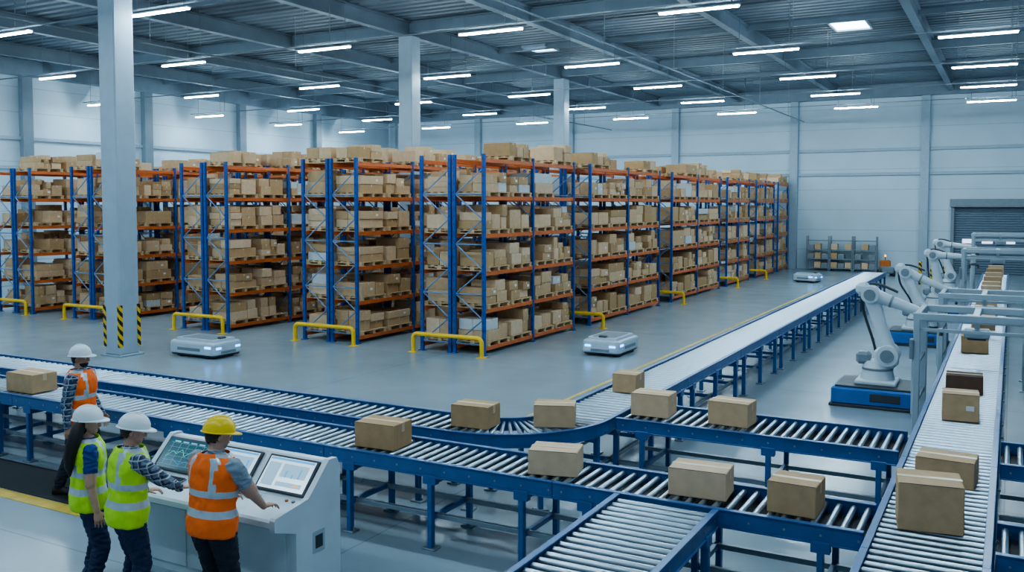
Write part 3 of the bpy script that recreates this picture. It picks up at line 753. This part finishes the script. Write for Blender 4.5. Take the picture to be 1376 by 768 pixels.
# ---------------------------------------------------------------- people
SKINL = mat('skin_light', (.55, .31, .22), .5, noise=.05, nscale=30); SKINT = mat('skin_tan', (.42, .22, .14), .5, noise=.05, nscale=30)
HAIR = mat('dark_hair', (.015, .011, .009), .5, noise=.3, nscale=40); HAIRB = mat('brown_hair', (.06, .035, .02), .55, noise=.3, nscale=40)
TRO = mat('dark_trousers', (.018, .022, .032), .85, noise=.15, nscale=12, bump=.3); JEAN = mat('navy_jeans', (.02, .035, .08), .85, noise=.15, nscale=12, bump=.3)
BOOT = mat('work_boots', (.03, .022, .018), .6, noise=.2)
HVY = mat('hi_vis_yellow', (.46, .78, .03), .7, noise=.08, nscale=10, bump=.35, emis=.03); HVO = mat('hi_vis_orange', (.95, .16, .015), .7, noise=.08, nscale=10, bump=.35, emis=.03)
REFL = mat('reflective_tape', (.5, .56, .6), .35, .3, noise=.05)
HWH = mat('helmet_white', (.74, .78, .8), .3, noise=.02); HYE = mat('helmet_yellow', (.9, .60, .02), .3, noise=.03)
GRT = mat('grey_tshirt', (.26, .32, .37), .85, noise=.08, nscale=12); BLT = mat('blue_shirt', (.02, .06, .22), .85, noise=.1, nscale=12)
PL1 = plaid_mat('plaid_shirt', (.16, .22, .30), (.45, .5, .55), (.02, .03, .06)); PL2 = plaid_mat('plaid_shirt_dark', (.12, .17, .24), (.35, .42, .5), (.015, .02, .05))
EYW = mat('eye_white', (.8, .8, .8), .2, noise=.01); EYD = mat('eye_iris', (.03, .015, .01), .2, noise=.01); LIP = mat('lips', (.35, .12, .1), .5, noise=.05)
FTX = bpy.data.textures.new('fabric_folds', 'CLOUDS'); FTX.noise_scale = .085
TZ = [.84, .90, .97, 1.06, 1.16, 1.27, 1.36, 1.42, 1.46, 1.50]
TX = [.155, .172, .17, .155, .16, .18, .192, .176, .125, .062]
TY = [.105, .122, .125, .112, .112, .122, .122, .108, .085, .06]
def ik(S, W, l1, l2, pole):
    d = W - S; D = min(d.length, l1 + l2 - .004); u = d.normalized()
    a = (l1 * l1 - l2 * l2 + D * D) / (2 * D); h = math.sqrt(max(l1 * l1 - a * a, 0))
    p = (pole - u * pole.dot(u)).normalized()
    return S + u * a + p * h, S + u * D
def person(label, loc, heading, ht, lh, rh, helmet, vest, shirt, sleeve, trousers, skin, hair, hyaw=0, hpitch=0, lean=0, pony=False, feet=((-.11, .0), (.11, .0)), slim=1., beard=False):
    t = thing('person', label, 'person', loc, -math.radians(heading)); t.scale = (ht, ht, ht)
    TU = Matrix.Translation((0, 0, .95)) @ Matrix.Rotation(-math.radians(lean), 4, 'X') @ Matrix.Translation((0, 0, -.95))
    TH = TU @ Matrix.Translation((0, 0, 1.53)) @ Matrix.Rotation(-math.radians(hyaw), 4, 'Z') @ Matrix.Rotation(-math.radians(hpitch), 4, 'X') @ Matrix.Translation((0, 0, -1.53))
    m = MB(); seg = []
    def cap(p0, p1, r0, r1, lab):
        p0 = Vector(p0); p1 = Vector(p1)
        m.cyl(p0, p1, r0, r1, 16); m.ell(p0, (r0,) * 3, 0, 14, 8); m.ell(p1, (r1,) * 3, 0, 14, 8); seg.append((p0, p1, r0, r1, lab))
    n = 28
    def ring(z, rx, ry, k=1.): return [tuple(TU @ Vector((math.cos(2 * PI * i / n) * rx * k, math.sin(2 * PI * i / n) * ry * k, z))) for i in range(n)]
    m.loft([ring(z, a * (slim if z < 1.45 else 1), b * (slim + 1) / 2) for z, a, b in zip(TZ, TX, TY)])
    seg.append((TU @ Vector((0, 0, 1.02)), TU @ Vector((0, 0, 1.38)), .14 * slim, .15 * slim, 1)); seg.append((Vector((0, 0, .86)), Vector((0, 0, .96)), .14 * slim, .14 * slim, 2))
    a = TU @ Vector((0, -.01, 1.44)); b = TH @ Vector((0, .0, 1.57)); cap(a, b, .058 * slim, .054 * slim, 0)
    for c, r in (((0, .0, 1.645), (.076, .097, .108)), ((0, .03, 1.60), (.06, .066, .075)), ((0, .05, 1.562), (.036, .042, .032)), ((0, .101, 1.628), (.012, .02, .022)), ((0, .11, 1.615), (.015, .014, .011)),
                 ((-.078, -.005, 1.628), (.01, .02, .031)), ((.078, -.005, 1.628), (.01, .02, .031)), ((0, .088, 1.662), (.05, .016, .009)), ((0, .09, 1.59), (.022, .012, .008))):
        m.ell((0, 0, 0), r, 0, 18, 12, M=TH @ Matrix.Translation(c))
    seg.append((TH @ Vector((0, 0, 1.56)), TH @ Vector((0, 0, 1.68)), .09, .1, 0))
    for sx, tgt in ((-1, lh), (1, rh)):
        S = TU @ Vector((sx * .19 * slim, 0, 1.405)); W0 = Vector(tgt[0]); pole = Vector(tgt[1])
        E, W = ik(S, W0, .29, .255, pole)
        cap(S, E, .064 * slim, .052 * slim, 1 if sleeve == 'long' else 3)
        if sleeve == 'long': cap(E, W, .049 * slim, .037, 1)
        else: cap(E, W, .043 * slim, .029, 0)
        hd = Vector(tgt[2]).normalized() if len(tgt) > 2 else (W - E).normalized()
        up = Vector(tgt[3]) if len(tgt) > 3 else Vector((sx, 0, 0)); up = (up - hd * up.dot(hd)).normalized(); sd = hd.cross(up).normalized()
        def P(a_, b_, c_): return W + hd * a_ + sd * b_ + up * c_
        rings = []
        for k, w_, h_ in ((-.02, .026, .022), (.015, .03, .019), (.05, .041, .017), (.085, .042, .014), (.095, .036, .01)):
            rings.append([tuple(P(k, math.cos(2 * PI * i / 16) * w_, math.sin(2 * PI * i / 16) * h_)) for i in range(16)])
        m.loft(rings); seg.append((W, P(.09, 0, 0), .02, .03, 0))
        for j, (o_, l_) in enumerate(((-.034, .034), (-.0115, .039), (.0115, .037), (.034, .029))):
            a_ = P(.085, o_, 0); b_ = P(.085 + l_, o_ * 1.12, -.008); c_ = P(.085 + l_ * 1.75, o_ * 1.15, -.03); d_ = P(.085 + l_ * 2.05, o_ * 1.15, -.05)
            for p_, q_, r_ in ((a_, b_, .009), (b_, c_, .0085), (c_, d_, .0075)):
                m.cyl(p_, q_, r_, r_ * .95, 8); m.ell(q_, (r_,) * 3, 0, 8, 6)
            seg.append((a_, c_, .008, .007, 0))
        ts = -1 if (sd.dot(Vector((-sx, .3, 0))) < 0) else 1
        a_ = P(.02, ts * .022, -.004); b_ = P(.05, ts * .052, -.014); c_ = P(.078, ts * .062, -.024)
        for p_, q_, r_ in ((a_, b_, .012), (b_, c_, .0095)):
            m.cyl(p_, q_, r_, r_ * .9, 8); m.ell(q_, (r_,) * 3, 0, 8, 6)
        seg.append((a_, c_, .01, .009, 0))
    for sx, (fx, fy) in ((-1, feet[0]), (1, feet[1])):
        H = Vector((sx * .092 * slim, 0, .9)); A = Vector((fx, fy, .1)); K, A = ik(H, A, .42, .40, Vector((0, 1, 0)))
        cap(H, K, .102 * slim, .074, 2); cap(K, A + Vector((0, 0, .02)), .074, .06, 2)
        rings = []
        for k, w_, h_ in ((-.09, .03, .03), (-.075, .04, .05), (-.03, .043, .062), (.03, .043, .058), (.09, .05, .04), (.15, .045, .033), (.18, .025, .022)):
            rings.append([(A.x + math.cos(2 * PI * i / 16) * w_, A.y + k, max(.001, h_ * .9 + math.sin(2 * PI * i / 16) * h_)) for i in range(16)])
        m.loft(rings); m.cyl((A.x, A.y - .02, .05), tuple(A + Vector((0, 0, .06))), .05, .052, 14)
        seg.append((Vector((A.x, A.y - .06, .04)), Vector((A.x, A.y + .15, .03)), .05, .04, 4))
    tmp = bpy.data.objects.new('tmp', m.mesh('tmp', [])); COL.objects.link(tmp)
    md = tmp.modifiers.new('r', 'REMESH'); md.mode = 'VOXEL'; md.voxel_size = .0055
    ms = tmp.modifiers.new('s', 'SMOOTH'); ms.factor = .5; ms.iterations = 3
    dg = bpy.context.evaluated_depsgraph_get(); me = bpy.data.meshes.new_from_object(tmp.evaluated_get(dg))
    bpy.data.objects.remove(tmp)
    me.name = 'body'; me.materials.clear()
    for M_ in (skin, shirt, trousers, BOOT): me.materials.append(M_)
    def label_of(cen):
        best = np.full(len(cen), 1e9); lab = np.zeros(len(cen), int)
        for p0, p1, r0, r1, l_ in seg:
            a_ = np.array(p0); b_ = np.array(p1); ab = b_ - a_; tt = np.clip(((cen - a_) @ ab) / max(ab @ ab, 1e-9), 0, 1)
            d_ = np.linalg.norm(cen - (a_ + tt[:, None] * ab), axis=1) - (r0 + (r1 - r0) * tt)
            k = d_ < best
            ll = np.full(len(cen), l_)
            if l_ == 3: ll = np.where(tt < .68, 1, 0)
            best[k] = d_[k]; lab[k] = ll[k]
        lab[lab == 4] = 3
        return lab
    npo = len(me.polygons); cen = np.empty(npo * 3); me.polygons.foreach_get('center', cen); lab = label_of(cen.reshape(-1, 3))
    me.polygons.foreach_set('material_index', lab.astype(np.int32)); me.polygons.foreach_set('use_smooth', np.ones(npo, bool))
    nv = len(me.vertices); co = np.empty(nv * 3); me.vertices.foreach_get('co', co); co = co.reshape(-1, 3)
    no = np.array([v.normal[:] for v in me.vertices]); vl = label_of(co)
    for i in np.nonzero((vl == 1) | (vl == 2))[0]:
        c_ = co[i]; f = mnoise.noise(Vector((c_[0] * 13, c_[1] * 13, c_[2] * 24 + slim * 9)))
        co[i] += no[i] * (.010 * (1 - 2.4 * abs(f)))
    me.vertices.foreach_set('co', co.ravel()); me.update()
    ob('body', me, t)
    # vest
    VZ = [.84, .92, 1.0, 1.055, 1.13, 1.16, 1.215, 1.28, 1.34, 1.39, 1.43, 1.46, 1.485]
    m = MB(); n = 40; rings = []
    for z in VZ:
        rx = np.interp(z, TZ, TX) * (slim if z < 1.45 else 1) + .03; ry = np.interp(z, TZ, TY) * (slim + 1) / 2 + .032
        if z > 1.36: rx += .004
        if z < 1.0: rx += .014; ry += .014
        rings.append([tuple(TU @ Vector((math.cos(2 * PI * i / n) * rx * (1 + .02 * math.sin(i * 1.9 + z * 20)), math.sin(2 * PI * i / n) * ry * (1 + .02 * math.sin(i * 2.3 - z * 17)), z + (0 if z < 1.44 else .012)))) for i in range(n)])
    for j in range(len(VZ) - 1):
        zc = (VZ[j] + VZ[j + 1]) / 2
        for i in range(n):
            q = [rings[j][i], rings[j][(i + 1) % n], rings[j + 1][(i + 1) % n], rings[j + 1][i]]
            ang = 2 * PI * (i + .5) / n; xc = abs(math.cos(ang)) * (np.interp(zc, TZ, TX))
            st = (1.0 < zc < 1.055) or (1.16 < zc < 1.215) or (zc > 1.215 and .075 < xc < .118)
            m.add(q, [(0, 1, 2, 3)], 1 if st else 0, True)
    me = m.mesh('safety_vest', [vest, REFL])
    bm = bmesh.new(); bm.from_mesh(me); bmesh.ops.remove_doubles(bm, verts=bm.verts, dist=.0005); bm.to_mesh(me); bm.free()
    o = ob('safety_vest', me, t, label='high-visibility vest with silver reflective bands')
    s1 = o.modifiers.new('u', 'SUBSURF'); s1.levels = 2; s1.render_levels = 2
    dp = o.modifiers.new('d', 'DISPLACE'); dp.texture = FTX; dp.texture_coords = 'LOCAL'; dp.strength = .03; dp.mid_level = .4
    sd_ = o.modifiers.new('s', 'SOLIDIFY'); sd_.thickness = .005; sd_.offset = 1
    # helmet
    h = bpy.data.objects.new('hard_hat', None); COL.objects.link(h); h.parent = t; h.matrix_local = TH @ Matrix.Translation((0, -.002, 1.668)) @ Matrix.Rotation(math.radians(4), 4, 'X'); h.empty_display_size = .1; h['label'] = 'plastic safety hard hat'
    m = MB(); n = 36; rings = []
    for k in range(11):
        a = (k / 10) * PI / 2 * .995; f = math.cos(a) ** .85
        rings.append([(math.cos(2 * PI * i / n) * .112 * f, math.sin(2 * PI * i / n) * .136 * f, math.sin(a) * .13) for i in range(n)])
    m.loft(rings)
    for xo in (-.03, 0, .03):
        m.tube([(xo, math.cos(a) * .132 * (.97 if xo else 1), math.sin(a) * .13 * (.965 if xo else 1.0) + .002) for a in [PI * (.08 + .84 * k / 16) for k in range(17)]], .008 if xo == 0 else .005, 8)
    part('shell', m, [helmet], h)
    m = MB(); inner = []; outer = []; o2 = []; i2 = []
    for i in range(n):
        a = 2 * PI * i / n; c_, s_ = math.cos(a), math.sin(a); e = .012 + (.045 * max(0, s_) ** 1.5)
        dz = -.012 * max(0, s_) ** 2
        inner.append((c_ * .110, s_ * .134, .006)); outer.append((c_ * (.112 + e * .8), s_ * (.136 + e), dz + .002)); o2.append((c_ * (.112 + e * .8), s_ * (.136 + e), dz - .005)); i2.append((c_ * .110, s_ * .134, -.004))
    m.loft([inner, outer, o2, i2, inner], 0, cap=False); part('brim', m, [helmet], h)
    # hair
    m = MB(); N1, K1 = 24, 16; c0 = Vector((0, -.004, 1.645)); rr_ = (.083, .103, .113)
    for j in range(K1):
        for i in range(N1):
            q = []
            for (jj, ii) in ((j, i), (j, i + 1), (j + 1, i + 1), (j + 1, i)):
                a = -PI / 2 + PI * jj / K1; b = 2 * PI * ii / N1
                q.append(Vector((math.cos(a) * math.cos(b) * rr_[0], math.cos(a) * math.sin(b) * rr_[1], math.sin(a) * rr_[2])))
            c_ = sum(q, Vector()) / 4
            if (c_.y < .0 and c_.z > -.085 + max(0, c_.y + .09) * .55) or c_.z > .055:
                m.add([tuple(TH @ (c0 + p)) for p in q], [(0, 1, 2, 3)], 0, True)
    o = part('hair', m, [hair], t); s2 = o.modifiers.new('s', 'SOLIDIFY'); s2.thickness = .008; s2.offset = 0
    if pony:
        m = MB(); m.tube([tuple(TU @ Vector(p)) for p in ((.04, -.05, 1.66), (.07, -.085, 1.60), (.095, -.11, 1.53), (.115, -.145, 1.45), (.12, -.165, 1.36), (.115, -.17, 1.27), (.105, -.165, 1.18))], [.045, .06, .062, .058, .052, .04, .008], 16)
        m.ell((0, 0, 0), (.092, .08, .09), 0, 18, 10, M=TH @ Matrix.Translation((0, -.045, 1.6)))
        part('ponytail', m, [hair], t, label='long dark tied-back hair')
    if beard:
        m = MB(); m.ell((0, 0, 0), (.058, .062, .05), 0, 18, 12, M=TH @ Matrix.Translation((0, .036, 1.572))); part('beard', m, [hair], t, label='short dark beard')
    for s_ in (-1, 1):
        m = MB(); m.ell((0, 0, 0), (.013, .01, .009), 0, 12, 8, M=TH @ Matrix.Translation((s_ * .031, .0875, 1.645))); m.ell((0, 0, 0), (.006, .004, .006), 1, 10, 6, M=TH @ Matrix.Translation((s_ * .031, .0965, 1.645))); part('eye', m, [EYW, EYD], t)
        m = MB(); m.ell((0, 0, 0), (.02, .006, .004), 0, 10, 6, M=TH @ Matrix.Translation((s_ * .031, .096, 1.665))); part('eyebrow', m, [hair], t)
    m = MB(); m.ell((0, 0, 0), (.023, .007, .0055), 0, 12, 6, M=TH @ Matrix.Translation((0, .098, 1.588))); part('mouth', m, [LIP], t)
    return t
def loc_to_local(loc, heading, ht, W):
    a = math.radians(heading); dx = W[0] - loc[0]; dy = W[1] - loc[1]
    return ((dx * math.cos(a) - dy * math.sin(a)) / ht, (dx * math.sin(a) + dy * math.cos(a)) / ht, W[2] / ht)
relL = ((-.27, .03, .86), (-.3, -1, 0)); relR = ((.27, .03, .86), (.3, -1, 0))
L4 = (-5.82, 5.38, 0); h4 = 4
person('person in orange vest and yellow hard hat working at the console', L4, h4, 1.02,
       (loc_to_local(L4, h4, 1.02, (-6.10, 5.86, .925)), (-.8, -.6, -.3), (.2, 1, -.05), (0, 0, 1)),
       (loc_to_local(L4, h4, 1.02, (-5.60, 5.82, .925)), (.8, -.6, -.3), (-.1, 1, -.05), (0, 0, 1)),
       HYE, HVO, GRT, 'short', TRO, SKINL, HAIRB, hyaw=26, hpitch=8, lean=5, slim=1.17)
L3 = (-6.70, 5.24, 0); h3 = 22
person('person in yellow vest and plaid shirt reaching to the console', L3, h3, 1.0,
       (loc_to_local(L3, h3, 1.0, (-6.98, 5.68, .92)), (-.8, -.5, -.3), (0, 1, -.05), (0, 0, 1)),
       (loc_to_local(L3, h3, 1.0, (-6.48, 5.82, .925)), (.9, -.5, -.2), (.3, 1, -.05), (0, 0, 1)),
       HWH, HVY, PL1, 'long', JEAN, SKINL, HAIRB, hyaw=25, hpitch=10, lean=4, slim=1.1)
L2 = (-7.38, 5.36, 0); h2 = 28
person('person in yellow vest with dark ponytail and white hard hat', L2, h2, .985, relL, relR, HWH, HVY, BLT, 'short', JEAN, SKINL, HAIR, hyaw=25, hpitch=6, pony=True, slim=.97)
person('person in orange vest and plaid shirt walking past the conveyor', (-10.12, 7.28, .014), 62, 1.03,
       ((-.28, .12, .9), (-.3, -1, 0)), ((.3, -.02, .87), (.3, -1, 0)), HWH, HVO, PL2, 'long', TRO, SKINT, HAIR, hyaw=6, hpitch=3, beard=True, feet=((-.1, .14), (.1, -.24)), slim=1.13)

# ---------------------------------------------------------------- world + camera
w = bpy.data.worlds.new('World'); SC.world = w; w.use_nodes = True
bg = w.node_tree.nodes['Background']; bg.inputs[0].default_value = (.32, .53, .74, 1); bg.inputs[1].default_value = .6
try: SC.view_settings.look = 'AgX - Medium High Contrast'
except Exception: pass
cam = bpy.data.cameras.new('Camera'); co = bpy.data.objects.new('Camera', cam); COL.objects.link(co); SC.camera = co
co.location = (0, 0, 3.6); co.rotation_euler = (math.radians(87), 0, math.radians(28.75))
cam.sensor_width = 36; cam.lens = 32.05; cam.shift_y = -.0327; cam.clip_end = 200
